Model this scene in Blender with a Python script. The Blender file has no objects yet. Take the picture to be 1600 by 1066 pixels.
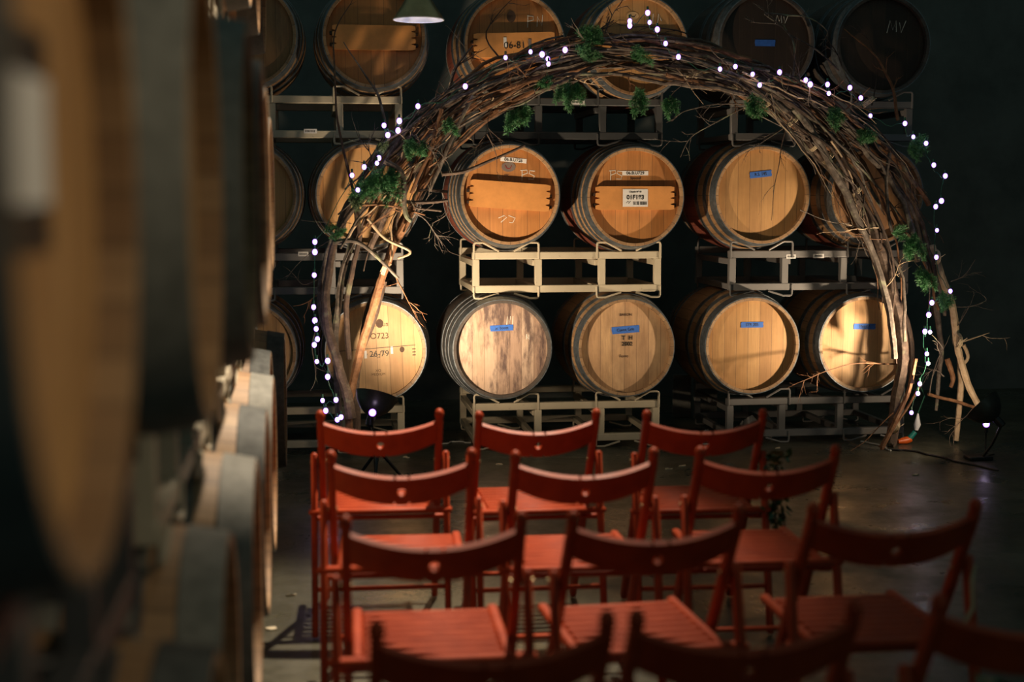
import bpy, math, random
from math import sin, cos, pi, radians, sqrt, atan2
from mathutils import Vector, Matrix, noise
random.seed(7)
scene = bpy.context.scene
C = scene.collection

# ------------------------------------------------------------------ camera
FPX, CAMH, YAW, PITCH = 2222.0, 1.53, radians(8), math.atan(227/2222)
cam_d = bpy.data.cameras.new('camera'); cam = bpy.data.objects.new('camera', cam_d); C.objects.link(cam)
cam_d.lens = 50; cam_d.sensor_width = 36; cam_d.clip_start = .05
cam_d.dof.use_dof = True; cam_d.dof.focus_distance = 8.5; cam_d.dof.aperture_fstop = 1.8; cam_d.dof.aperture_blades = 0
cam.location = (0, 0, CAMH); cam.rotation_euler = (pi/2-PITCH, 0, -YAW)
scene.camera = cam
# ------------------------------------------------------------------ world, exposure
w = bpy.data.worlds.new('world'); scene.world = w; w.use_nodes = True
bg = w.node_tree.nodes['Background']; bg.inputs[0].default_value = (.62, 1.0, .93, 1); bg.inputs[1].default_value = .10
vs = scene.view_settings; vs.view_transform = 'Standard'; vs.look = 'None'; vs.gamma = 1; vs.use_curve_mapping = False
vs.exposure = 0.0
# ------------------------------------------------------------------ lamps
def lamp(name, kind, loc, target, power, col, size=.03, cone=60, blend=.5):
    d = bpy.data.lights.new(name, kind); d.energy = power; d.color = col; d.shadow_soft_size = size
    if kind == 'SPOT': d.spot_size = radians(cone); d.spot_blend = blend
    o = bpy.data.objects.new(name, d); C.objects.link(o); o.location = loc
    if target: o.rotation_euler = (Vector(target)-Vector(loc)).to_track_quat('-Z', 'Y').to_euler()
    return o
WARM = (1, .76, .50)
LAMP_L = Vector((.33, 7.42, .50)); AIM_L = Vector((1.05, 8.32, 1.32))
LAMP_R = Vector((3.83, 7.72, .33)); AIM_R = Vector((2.25, 8.32, 1.40))
lamp('left_uplight', 'SPOT', LAMP_L, AIM_L, 190, WARM, .03, 108, 1.0)
lamp('right_uplight', 'SPOT', LAMP_R, AIM_R, 225, WARM, .03, 88, 1.0)
lamp('left_uplight_spill', 'POINT', LAMP_L, None, 9, WARM, .03)
lamp('right_uplight_spill', 'POINT', LAMP_R, None, 7, WARM, .03)
lamp('ceiling_spot', 'SPOT', (1.30, 6.15, 5.0), (-.38, 4.15, 0), 2450, (1, .82, .60), .06, 42, 1.0)
lamp('aisle_fill', 'SPOT', (1.9, .35, 2.9), (-.17, 1.3, 1.45), 95, (1, .78, .5), .10, 48, 1.0)  # unseen fill, added to brighten the near aisle barrel heads

# ------------------------------------------------------------------ pixel helpers
cyw, syw = cos(YAW), sin(YAW)
def ray(px, py):
    a = (px-800)/FPX; b = (533-py)/FPX
    r = Vector((cyw, -syw, 0)); f = Vector((syw*cos(PITCH), cyw*cos(PITCH), -sin(PITCH))); u = Vector((syw*sin(PITCH), cyw*sin(PITCH), cos(PITCH)))
    return f+a*r+b*u
def PY(px, py, Y):
    d = ray(px, py); t = Y/d.y; return Vector((d.x*t, Y, CAMH+d.z*t))
def PZ(px, py, Z):
    d = ray(px, py); t = (Z-CAMH)/d.z; return Vector((d.x*t, d.y*t, Z))

# ------------------------------------------------------------------ mesh builder
class B:
    def __init__(s): s.v = []; s.f = []; s.sm = []
    def add(s, vs, fs, smooth=False):
        n = len(s.v); s.v += [tuple(v) for v in vs]; s.f += [tuple(i+n for i in f) for f in fs]; s.sm += [smooth]*len(fs)
    def box(s, c, d, M=None, bev=0.0):
        x, y, z = d[0]/2, d[1]/2, d[2]/2; c = Vector(c)
        if bev <= 0:
            vs = [Vector((i*x, j*y, k*z)) for i in (-1, 1) for j in (-1, 1) for k in (-1, 1)]
            fs = [(0,1,3,2),(4,6,7,5),(0,4,5,1),(2,3,7,6),(0,2,6,4),(1,5,7,3)]
        else:
            b = min(bev, x*.9, y*.9, z*.9); vs = []; idx = {}
            for i in (-1, 1):
                for j in (-1, 1):
                    for k in (-1, 1):
                        for a, p in enumerate(((i*x, j*(y-b), k*(z-b)), (i*(x-b), j*y, k*(z-b)), (i*(x-b), j*(y-b), k*z))):
                            idx[i, j, k, a] = len(vs); vs.append(Vector(p))
            fs = []
            for a in range(3):
                for sg in (-1, 1):
                    o = [(-1, -1), (1, -1), (1, 1), (-1, 1)]; q = []
                    for (m, n) in o:
                        t = [m, n]; t.insert(a, sg); q.append(idx[t[0], t[1], t[2], a])
                    fs.append(tuple(q if (sg > 0) != (a == 1) else q[::-1]))
            for a in range(3):
                e, g = [q for q in range(3) if q != a]
                for m in (-1, 1):
                    for n in (-1, 1):
                        t0 = [0, 0, 0]; t0[e] = m; t0[g] = n; t1 = t0[:]; t0[a] = -1; t1[a] = 1
                        fs.append((idx[(*t0, e)], idx[(*t1, e)], idx[(*t1, g)], idx[(*t0, g)]))
            for i in (-1, 1):
                for j in (-1, 1):
                    for k in (-1, 1): fs.append((idx[i, j, k, 0], idx[i, j, k, 1], idx[i, j, k, 2]))
        if M is not None: vs = [M @ v for v in vs]
        s.add([v+c for v in vs], fs)
        return s
    def bar(s, a, b, wd, hd, up=(0, 0, 1), bev=.002):
        a = Vector(a); b = Vector(b); d = b-a; L = d.length; z = d.normalized(); up = Vector(up)
        x = up.cross(z)
        if x.length < 1e-4: x = Vector((1, 0, 0)).cross(z)
        x.normalize(); y = z.cross(x)
        M = Matrix((x, y, z)).transposed()
        return s.box((a+b)/2, (wd, hd, L), M, bev)
    def tube(s, pts, r, n=6, cap=True):
        pts = [Vector(p) for p in pts]; m = len(pts)
        rs = r if isinstance(r, (list, tuple)) else [r]*m
        t = (pts[1]-pts[0]).normalized(); u = t.cross(Vector((.3, .1, 1)));
        if u.length < .05: u = t.cross(Vector((1, 0, 0)))
        u.normalize(); vs = []
        for i in range(m):
            if i == 0: t = pts[1]-pts[0]
            elif i == m-1: t = pts[-1]-pts[-2]
            else: t = pts[i+1]-pts[i-1]
            if t.length < 1e-7: t = Vector((0, 0, 1))
            t.normalize(); u = (u-t*u.dot(t)); u.normalize(); w_ = t.cross(u)
            for k in range(n):
                a = 2*pi*k/n; vs.append(pts[i]+(u*cos(a)+w_*sin(a))*rs[i])
        fs = [(i*n+k, i*n+(k+1) % n, (i+1)*n+(k+1) % n, (i+1)*n+k) for i in range(m-1) for k in range(n)]
        if cap: fs += [tuple(range(n))[::-1], tuple((m-1)*n+k for k in range(n))]
        s.add(vs, fs, True); return s
    def lathe(s, prof, n=48, M=None, closed=False, smooth=True):
        """prof: (radius, h) pairs spun about local Y"""
        vs = []; m = len(prof)
        for (r, h) in prof:
            for k in range(n):
                a = 2*pi*k/n; vs.append(Vector((r*cos(a), h, r*sin(a))))
        if M is not None: vs = [M @ v for v in vs]
        R = m if closed else m-1
        fs = [(i*n+k, ((i+1) % m)*n+k, ((i+1) % m)*n+(k+1) % n, i*n+(k+1) % n) for i in range(R) for k in range(n)]
        s.add(vs, fs, smooth); return s
    def sphere(s, c, r, n=10, sc=(1, 1, 1)):
        c = Vector(c); vs = []; m = n//2+1
        for i in range(m+1):
            th = pi*i/m
            for k in range(n):
                a = 2*pi*k/n; vs.append(c+Vector((sin(th)*cos(a)*sc[0], sin(th)*sin(a)*sc[1], cos(th)*sc[2]))*r)
        s.add(vs, [(i*n+k, (i+1)*n+k, (i+1)*n+(k+1) % n, i*n+(k+1) % n) for i in range(m) for k in range(n)], True); return s
    def prism(s, poly, y0, y1):
        """poly in XZ, extruded along Y"""
        n = len(poly)
        vs = [(p[0], y0, p[1]) for p in poly]+[(p[0], y1, p[1]) for p in poly]
        s.add(vs, [tuple(range(n)), tuple(range(2*n-1, n-1, -1))]+[(i, i+n, (i+1) % n+n, (i+1) % n) for i in range(n)]); return s
    def build(s, name, mat, parent=None, label=None):
        me = bpy.data.meshes.new(name); me.from_pydata(s.v, [], s.f)
        me.polygons.foreach_set('use_smooth', s.sm); me.validate(); me.update()
        bmm = __import__('bmesh').new(); bmm.from_mesh(me); __import__('bmesh').ops.recalc_face_normals(bmm, faces=bmm.faces); bmm.to_mesh(me); bmm.free()
        me.set_sharp_from_angle(angle=radians(38))
        if mat: me.materials.append(mat)
        o = bpy.data.objects.new(name, me); C.objects.link(o)
        if parent: o.parent = parent
        if label: o['label'] = label
        return o
def tag(o, label, cat, group=None, kind=None):
    o['label'] = label; o['category'] = cat
    if group: o['group'] = group
    if kind: o['kind'] = kind
    return o
def thing(name, label, cat, loc=(0, 0, 0), rz=0, group=None):
    o = bpy.data.objects.new(name, None); C.objects.link(o); o.empty_display_size = .1
    o.location = loc; o.rotation_euler = (0, 0, rz); return tag(o, label, cat, group)
def struct(o): o['kind'] = 'structure'; return o
def copy_tree(o, parent=None):
    c = o.copy(); C.objects.link(c); c.parent = parent
    for ch in kids.get(o.name, []): copy_tree(ch, c)
    return c
kids = {}
def index_kids():
    kids.clear()
    for o in C.objects:
        if o.parent: kids.setdefault(o.parent.name, []).append(o)

# ------------------------------------------------------------------ materials
class N:
    def __init__(s, name, rough=.6, metal=0.0, base=(.5, .5, .5), spec=.5):
        s.m = bpy.data.materials.new(name); s.m.use_nodes = True; s.t = s.m.node_tree; s.p = s.t.nodes['Principled BSDF']
        s.p.inputs['Roughness'].default_value = rough; s.p.inputs['Metallic'].default_value = metal
        s.p.inputs['Base Color'].default_value = (*base, 1); s.p.inputs['Specular IOR Level'].default_value = spec
    def n(s, typ, ins={}, **kw):
        nd = s.t.nodes.new(typ)
        for k, v in kw.items(): setattr(nd, k, v)
        for k, v in ins.items(): s.set(nd.inputs[k], v)
        return nd
    def set(s, inp, v):
        if isinstance(v, bpy.types.NodeSocket): s.t.links.new(v, inp)
        elif isinstance(v, (tuple, list)) and len(v) == 3 and inp.type == 'RGBA': inp.default_value = (*v, 1)
        else: inp.default_value = v
    def math(s, op, a, b=0.0, c=0.0):
        nd = s.t.nodes.new('ShaderNodeMath'); nd.operation = op
        s.set(nd.inputs[0], a); s.set(nd.inputs[1], b); s.set(nd.inputs[2], c); return nd.outputs[0]
    def mix(s, f, a, b, mode='MIX'):
        nd = s.t.nodes.new('ShaderNodeMix'); nd.data_type = 'RGBA'; nd.blend_type = mode
        s.set(nd.inputs[0], f); s.set(nd.inputs[6], a); s.set(nd.inputs[7], b); return nd.outputs[2]
    def noise(s, vec, scale=5, detail=4, rough=.6):
        return s.n('ShaderNodeTexNoise', {'Vector': vec, 'Scale': scale, 'Detail': detail, 'Roughness': rough}).outputs[0]
    def obj(s): return s.n('ShaderNodeTexCoord').outputs['Object']
    def mapping(s, vec, sc=(1, 1, 1), loc=(0, 0, 0)):
        return s.n('ShaderNodeMapping', {'Vector': vec, 'Scale': sc, 'Location': loc}).outputs[0]
    def ramp(s, f, stops):
        nd = s.n('ShaderNodeValToRGB', {0: f}); cr = nd.color_ramp
        while len(cr.elements) > 1: cr.elements.remove(cr.elements[-1])
        cr.elements[0].position = stops[0][0]; cr.elements[0].color = (*stops[0][1], 1)
        for p, c in stops[1:]: e = cr.elements.new(p); e.color = (*c, 1)
        return nd.outputs[0]
    def col(s, c): s.set(s.p.inputs['Base Color'], c)
    def bump(s, h, st=.3, d=.002):
        b = s.n('ShaderNodeBump', {'Height': h, 'Strength': st, 'Distance': d}); s.set(s.p.inputs['Normal'], b.outputs[0])
def rndoff(n, vec):
    r = n.n('ShaderNodeObjectInfo').outputs['Random']
    cb = n.n('ShaderNodeCombineXYZ', {0: n.math('MULTIPLY', r, 17.3), 1: n.math('MULTIPLY', r, 9.1), 2: n.math('MULTIPLY', r, 23.7)}).outputs[0]
    return n.n('ShaderNodeVectorMath', {0: vec, 1: cb}, operation='ADD').outputs[0], r
def head_mat(name, c1, c2, c3, stain=None, amount=.5, rough=.55):
    """oak barrel head of vertical boards"""
    n = N(name, rough); o = n.obj(); v, r = rndoff(n, o)
    x = n.n('ShaderNodeSeparateXYZ', {0: o}).outputs
    k = n.math('ADD', n.math('MULTIPLY', x[0], 13.5), n.math('MULTIPLY', r, 3.0))
    fl = n.math('FLOOR', k); fr = n.math('FRACT', k)
    wn = n.n('ShaderNodeTexWhiteNoise', {'W': n.math('ADD', fl, n.math('MULTIPLY', r, 91.0))}, noise_dimensions='1D').outputs[0]
    base = n.ramp(wn, [(0, c1), (.5, c2), (1, c3)])
    grain = n.noise(n.mapping(v, (90, 8, 5)), 1.0, 5, .65)
    base = n.mix(.35, base, n.ramp(grain, [(.3, (.45, .42, .40)), (.65, (1, 1, 1))]), 'MULTIPLY')
    blot = n.noise(v, 4.5, 4, .6)
    base = n.mix(.5, base, n.ramp(blot, [(.35, (.68, .62, .58)), (.6, (1, 1, 1))]), 'MULTIPLY')
    if stain:
        sn = n.noise(n.mapping(v, (14, 6, 3.2)), 1.0, 8, .72)
        base = n.mix(n.math('MULTIPLY', n.ramp(sn, [(.44, (0, 0, 0)), (.6, (1, 1, 1))]), amount), base, stain)
    gap = n.math('MAXIMUM', n.math('LESS_THAN', fr, .022), n.math('GREATER_THAN', fr, .985))
    base = n.mix(n.math('MULTIPLY', gap, .6), base, (.06, .035, .02))
    n.col(base); n.bump(n.math('SUBTRACT', grain, n.math('MULTIPLY', gap, 1.2)), .35, .0015)
    return n.m
def stave_mat(name, c1, c2, wine=None):
    n = N(name, .6); o = n.obj(); v, r = rndoff(n, o); x = n.n('ShaderNodeSeparateXYZ', {0: o}).outputs
    ang = n.math('MULTIPLY', n.math('ARCTAN2', x[2], x[0]), 32/(2*pi)*1.0)
    fl = n.math('FLOOR', ang); fr = n.math('FRACT', ang)
    wn = n.n('ShaderNodeTexWhiteNoise', {'W': n.math('ADD', fl, n.math('MULTIPLY', r, 50.0))}, noise_dimensions='1D').outputs[0]
    base = n.mix(wn, c1, c2)
    g = n.noise(n.mapping(v, (60, 4, 60)), 1.0, 4, .6)
    base = n.mix(.5, base, n.ramp(g, [(.3, (.4, .38, .36)), (.7, (1, 1, 1))]), 'MULTIPLY')
    if wine:
        f = n.math('LESS_THAN', n.math('ABSOLUTE', n.math('ADD', x[1], n.math('MULTIPLY', g, .03))), .14)
        base = n.mix(n.math('MULTIPLY', f, .85), base, wine)
    gap = n.math('LESS_THAN', fr, .05)
    base = n.mix(n.math('MULTIPLY', gap, .7), base, (.03, .02, .015))
    n.col(base); n.bump(n.math('SUBTRACT', g, gap), .4, .002)
    return n.m
def simple(name, c, rough=.6, metal=0.0, var=.25, scale=20, spec=.5, bump=0.0, c2=None):
    n = N(name, rough, metal, c, spec); v, r = rndoff(n, n.obj())
    g = n.noise(v, scale, 5, .65)
    c2 = c2 or tuple(q*(1-var) for q in c)
    n.col(n.mix(n.ramp(g, [(.35, (0, 0, 0)), (.65, (1, 1, 1))]), c2, c))
    if bump: n.bump(g, bump, .002)
    return n.m
def emis(name, c, st):
    n = N(name, .4, 0, (.9, .9, .9)); n.p.inputs['Emission Color'].default_value = (*c, 1); n.p.inputs['Emission Strength'].default_value = st; return n.m

M = {}
M['golden'] = head_mat('head_golden_oak', (.50, .27, .10), (.56, .32, .13), (.44, .23, .085))
M['pale'] = head_mat('head_pale_oak', (.60, .36, .17), (.66, .41, .20), (.54, .31, .14))
M['orange'] = head_mat('head_orange_oak', (.50, .21, .06), (.56, .25, .08), (.45, .19, .055))
M['tan'] = head_mat('head_tan_oak', (.60, .38, .20), (.66, .43, .24), (.46, .27, .14), (.18, .10, .06), .35)
M['grey'] = head_mat('head_weathered_oak', (.60, .42, .30), (.66, .48, .36), (.46, .31, .23), (.09, .055, .052), .92, .7)
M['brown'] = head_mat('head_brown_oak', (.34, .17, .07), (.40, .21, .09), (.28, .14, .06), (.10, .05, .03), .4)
M['dark'] = head_mat('head_darkened_oak', (.030, .016, .010), (.05, .027, .016), (.022, .012, .008))  # low albedo, not the lamps, keeps the top right heads dark
M['bar'] = simple('crossbar_orange_pine', (.66, .29, .085), .5, 0, .2, 9)
M['stave'] = stave_mat('stave_oak', (.26, .15, .075), (.40, .25, .13))
M['stave_wine'] = stave_mat('stave_wine_stained', (.34, .19, .09), (.44, .27, .14), (.17, .028, .022))
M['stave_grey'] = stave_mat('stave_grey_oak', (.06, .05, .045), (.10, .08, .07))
n = N('galvanised_hoop', .42, .75, (.2, .23, .26)); v, r = rndoff(n, n.obj()); g = n.noise(v, 40, 5, .7)
n.col(n.ramp(g, [(.3, (.10, .115, .13)), (.7, (.26, .29, .32))])); n.set(n.p.inputs['Roughness'], n.math('MULTIPLY_ADD', g, .3, .28)); M['hoop'] = n.m
n = N('bright_hoop', .65, .1, (.5, .5, .46), .25); v, r = rndoff(n, n.obj()); g = n.noise(v, 30, 5, .7)
n.col(n.ramp(g, [(.3, (.13, .13, .115)), (.7, (.24, .235, .21))])); M['hoop_bright'] = n.m
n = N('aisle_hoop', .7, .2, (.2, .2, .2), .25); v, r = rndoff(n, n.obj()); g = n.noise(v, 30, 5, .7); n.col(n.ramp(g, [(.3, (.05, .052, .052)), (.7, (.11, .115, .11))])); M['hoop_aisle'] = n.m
def paint(name, c, rust=.5):
    n = N(name, .5); v, r = rndoff(n, n.obj()); g = n.noise(v, 30, 8, .75); g2 = n.noise(v, 5, 3)
    b = n.mix(n.math('MULTIPLY', n.ramp(g, [(.62, (0, 0, 0)), (.68, (1, 1, 1))]), rust), c, (.16, .06, .025))
    n.col(n.mix(.4, b, n.ramp(g2, [(.3, (.6, .58, .55)), (.7, (1, 1, 1))]), 'MULTIPLY')); return n.m
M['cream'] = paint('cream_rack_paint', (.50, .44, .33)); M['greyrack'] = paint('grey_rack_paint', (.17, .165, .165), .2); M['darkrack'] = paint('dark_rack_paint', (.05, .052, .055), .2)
n = N('red_stained_wood', .45, 0, (.4, .06, .02), .22); v, r = rndoff(n, n.obj()); g = n.noise(n.mapping(v, (1, 1, 1)), 14, 4)
n.col(n.ramp(g, [(.3, (.28, .034, .010)), (.7, (.40, .056, .015))])); n.set(n.p.inputs['Roughness'], n.math('MULTIPLY_ADD', g, .2, .40)); M['red'] = n.m
M['white'] = simple('label_paper', (.75, .73, .72), .7, 0, .08, 20)
M['ink'] = simple('black_ink', (.015, .013, .012), .6, 0, .1)
M['oldink'] = simple('faded_brand', (.10, .055, .035), .8, 0, .3, 60)
M['tape'] = simple('blue_masking_tape', (.04, .16, .62), .65, 0, .25, 30)
M['chalk'] = simple('chalk', (.80, .76, .68), .9, 0, .25, 80)
M['greydisc'] = simple('grey_stamp', (.20, .15, .13), .7)
M['palestamp'] = simple('pale_stamp', (.62, .40, .20), .7)
M['black'] = simple('black_metal', (.014, .014, .015), .38, .3, .3)
M['bowl'] = simple('dark_reflector_shell', (.12, .115, .10), .35, .7, .3)
M['alu'] = simple('reflector_inside', (.75, .73, .7), .35, .6, .1)
M['brass'] = simple('brass_shade', (.52, .38, .20), .32, .8, .3, 8)
M['enamel'] = simple('white_enamel', (.80, .80, .86), .4, 0, .05)
M['rope'] = simple('pale_twine', (.62, .50, .33), .8, 0, .2, 80)
M['cord_white'] = simple('white_cord', (.6, .6, .56), .5); M['cord_green'] = simple('green_wire', (.012, .10, .06), .5); M['cord_black'] = simple('black_cord', (.012, .012, .012), .5)
M['orange_plug'] = simple('orange_plastic', (.85, .14, .015), .35); M['teal_plug'] = simple('teal_plastic', (.01, .22, .19), .4)
M['ribbon'] = simple('cream_ribbon', (.40, .33, .20), .7)
M['plastic'] = simple('crumpled_plastic', (.45, .46, .46), .25, 0, .3, 10, .8, .6)
M['card'] = simple('grey_board', (.16, .155, .14), .8)
def bark(name, a, b, c, lichen=0.0):
    n = N(name, .75); v, r = rndoff(n, n.obj()); g = n.noise(v, 26, 7, .7); g2 = n.noise(v, 7, 4)
    base = n.ramp(g, [(.3, a), (.52, b), (.72, c)])
    base = n.mix(.55, base, n.ramp(g2, [(.35, (.5, .45, .42)), (.65, (1, 1, 1))]), 'MULTIPLY')
    if lichen: base = n.mix(n.math('MULTIPLY', n.ramp(g2, [(.58, (0, 0, 0)), (.66, (1, 1, 1))]), lichen), base, (.30, .34, .20))
    n.col(base); n.bump(g, .7, .004); return n.m
M['bark'] = bark('bark_brown', (.045, .030, .024), (.12, .08, .06), (.27, .20, .155), .4)
M['bark2'] = bark('bark_grey', (.05, .04, .034), (.15, .12, .10), (.36, .31, .26), .6)
M['bark3'] = bark('bark_orange', (.10, .045, .02), (.25, .115, .05), (.36, .20, .11))
M['bark4'] = bark('bark_dark', (.025, .016, .012), (.07, .042, .03), (.14, .09, .06), .3)
M['peeled'] = bark('peeled_wood', (.45, .30, .18), (.62, .46, .30), (.7, .56, .4))
M['fir'] = simple('fir_needles', (.07, .26, .09), .5, 0, .5, 30); M['fir_pale'] = simple('lichen_needles', (.16, .24, .12), .7, 0, .4, 40)
M['leaf'] = simple('garland_leaf', (.04, .11, .035), .4, 0, .5, 30)
M['scrap'] = simple('pale_petal', (.55, .47, .33), .8)
# bulb emission: overexposed white core, violet halo put into the rim colour
n = N('bulb_glow', .3, 0, (.8, .8, .8)); lw = n.n('ShaderNodeLayerWeight', {'Blend': .35}).outputs['Facing']
n.set(n.p.inputs['Emission Color'], n.ramp(lw, [(.1, (1, .86, 1)), (.36, (.36, .11, .95)), (1, (.12, .04, .7))])); n.set(n.p.inputs['Emission Strength'], n.math('MULTIPLY_ADD', lw, -5.2, 5.6)); M['bulb'] = n.m
M['lampbulb'] = emis('uplight_bulb', (1, .75, .5), 8)

# ------------------------------------------------------------------ structure
n = N('concrete_floor', .4, 0, (.1, .1, .08), .5); o = n.obj(); g = n.noise(o, 1.1, 8, .65); g2 = n.noise(o, 9, 8, .7); g3 = n.noise(n.mapping(o, (1, 1, 1), (5, 3, 0)), 45, 4)
b = n.ramp(g, [(.3, (.036, .035, .025)), (.5, (.070, .066, .046)), (.72, (.125, .118, .083))])
b = n.mix(.6, b, n.ramp(g2, [(.3, (.45, .45, .42)), (.6, (1, 1, 1))]), 'MULTIPLY')
b = n.mix(n.ramp(g3, [(.66, (0, 0, 0)), (.72, (.6, .6, .6))]), b, (.22, .2, .15))
n.col(b); n.set(n.p.inputs['Roughness'], n.ramp(n.noise(o, 2.3, 6, .7), [(.35, (.2, .2, .2)), (.7, (.6, .6, .6))])); n.bump(g2, .25, .004); MF = n.m
MW = simple('dark_wall_paint', (.12, .13, .125), .85, 0, .35, 2.5); MC = simple('dark_ceiling', (.03, .03, .03), .9)
struct(B().box((3.5, 4.2, -.05), (11.4, 14.4, .1)).build('floor', MF))
struct(B().box((3.5, 10.65, 3.05), (11.4, .12, 6.2)).build('wall_back', MW))
struct(B().box((9.1, 4.2, 3.05), (.12, 14.4, 6.2)).build('wall_right', MW))

# ------------------------------------------------------------------ text and strokes
def text(s, size, mat, parent, u, v, y, name='lettering', rot=0.0, bold=.0, align='CENTER', stretch=1.0):
    cu = bpy.data.curves.new(name, 'FONT'); cu.body = s; cu.size = size; cu.align_x = align; cu.align_y = 'CENTER'; cu.offset = bold; cu.extrude = .0004
    tmp = bpy.data.objects.new('tmp', cu); me = bpy.data.meshes.new_from_object(tmp); bpy.data.objects.remove(tmp); bpy.data.curves.remove(cu)
    for vv in me.vertices: vv.co.x *= stretch
    me.materials.clear(); me.materials.append(mat); me.name = name
    o = bpy.data.objects.new(name, me); C.objects.link(o); o.parent = parent; o.location = (u, y, v); o.rotation_euler = (pi/2, 0, 0)
    o.rotation_euler = (Matrix.Rotation(-rot, 3, 'Y') @ Matrix.Rotation(pi/2, 3, 'X')).to_euler(); return o
def strokes(lines, sc, u, v, y, mat, parent, name='chalk_writing', r=.0022, label=None):
    b = B()
    for L in lines:
        pts = [(u+p[0]*sc, y, v+p[1]*sc) for p in L]; b.tube(pts, r, 5)
    for i, q in enumerate(b.v): b.v[i] = (q[0], y+(q[1]-y)*.25, q[2])
    return b.build(name, mat, parent, label)
PSL = [[(0, 0), (.02, 1)], [(-.15, .95), (.5, 1), (.55, .72), (.03, .52)], [(1.25, .9), (.75, .95), (.7, .68), (1.2, .45), (1.1, .12), (.6, .15)]]
MVL = [[(0, 0), (.25, 1), (.5, .25), (.75, 1), (.8, .1)], [(1.05, .85), (1.2, .05), (1.6, 1)]]
PNL = [[(0, 0), (.05, 1)], [(0, .95), (.5, .9), (.5, .6), (.02, .5)], [(.8, .05), (.85, .9), (1.2, .1), (1.3, 1)]]
def scribble(seed, w_, h=1.0, k=14):
    rr = random.Random(seed); out = []; x = 0
    while x < w_:
        out.append([(x+i*.12+rr.uniform(-.05, .05), rr.uniform(0, h)) for i in range(rr.randint(3, 5))]); x += .62
    return out

# ------------------------------------------------------------------ barrel
RH, RB, HL = .294, .345, .475
def brad(y): return RB-(RB-RH)*(abs(y)/HL)**1.9
HEADY = -HL+.034
def barrel_meshes():
    prof = [(RH-.019, -HL+.002), (RH-.003, -HL), (RH, -HL+.003)]
    prof += [(brad(y), y) for y in [-HL+HL*2*i/26 for i in range(1, 26)]]
    prof += [(RH, HL-.003), (RH-.003, HL), (RH-.019, HL-.002), (RH-.019, HL-.05), (RH-.03, HL-.052), (RB-.03, 0), (RH-.03, -HL+.052), (RH-.019, -HL+.05)]
    return prof
PROF = barrel_meshes()
def hoop(b, y0, y1, t=.0035):
    b.lathe([(brad(y0)+t, y0), (brad(y1)+t, y1), (brad(y1)-.002, y1), (brad(y0)-.002, y0)], 64, closed=True)
    return b
HOOPS4 = [(-.474, -.405), (-.375, -.338), (-.298, -.262), (-.205, -.168)]
HOOPS3 = [(-.474, -.400), (-.345, -.300), (-.215, -.170)]
proto_cache = {}
def make_barrel(key, label, head, stave, hoops, bars, loc, axis_rz, roll, group, hoopm='hoop', smalls=True):
    root = thing('wine_barrel', label, 'barrel', loc, axis_rz, group)
    root.rotation_euler = (0, roll, axis_rz); root.rotation_mode = 'XYZ'
    root.rotation_euler = (Matrix.Rotation(axis_rz, 3, 'Z') @ Matrix.Rotation(roll, 3, 'Y')).to_euler()
    ck = (head, stave, hoops, bars, hoopm)
    if ck in proto_cache:
        for p in proto_cache[ck]:
            c = p.copy(); C.objects.link(c); c.parent = root
        return root
    L = []
    L.append(B().lathe(PROF, 64, closed=True).build('staves', M[stave], root))
    for sg in (-1, 1):
        b = B(); yy = sg*(HL-.034)
        b.lathe([(0.0005, yy), (RH-.04, yy), (RH-.0175, yy+sg*(-.003)), (RH-.0175, yy-sg*.02), (.0005, yy-sg*.02)], 64, closed=False, smooth=False)
        L.append(b.build('head', M[head], root))
    hs = HOOPS4 if hoops == 4 else HOOPS3
    for (a, c) in hs:
        L.append(hoop(B(), a, c).build('hoop', M[hoopm], root)); L.append(hoop(B(), -c, -a).build('hoop', M[hoopm], root))
    if bars:
        b = B(); tilt = radians(-4) if bars == 2 else 0
        top, bot = (.078, -.085) if bars == 2 else (.066, -.078); hw = .238; e = []
        nt = 4; step = (top-bot)/nt
        for sgn in (1, -1):
            zs = []
            for i in range(nt):
                z0 = bot+step*i; zs += [(hw-.022, z0+.002), (hw, z0+.007), (hw, z0+step-.007), (hw-.022, z0+step-.002)]
            if sgn == 1: e += zs
            else: e += [(-a_, z_) for a_, z_ in zs[::-1]]
        e = [(x*cos(tilt)-z*sin(tilt), x*sin(tilt)+z*cos(tilt)) for x, z in e]
        b.prism(e, HEADY-.030, HEADY+.001); L.append(b.build('crossbar', M['bar'] if head != 'brown' else M['brown'], root))
        for sgn in (1, -1):
            for i in range(2): L.append(B().box((sgn*.243, HEADY-.008, bot+.03+i*.065+(sgn*.243)*tilt), (.022, .016, .02), None, .003).build('peg', M['dark'], root))
    proto_cache[ck] = L
    return root
FY = HEADY-.0012           # y of things stuck on the head
FB = HEADY-.0312           # y of things stuck on the crossbar
def plate(root, u, v, wd, ht, mat, name, y=FY, rot=0, label=None, th=.0012):
    b = B(); ca, sa = cos(rot), sin(rot)
    b.prism([(u+x*ca-z*sa, v+x*sa+z*ca) for x, z in ((-wd/2, -ht/2), (wd/2, -ht/2), (wd/2, ht/2), (-wd/2, ht/2))], y-th, y+.0008)
    return b.build(name, M[mat], root, label)
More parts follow.
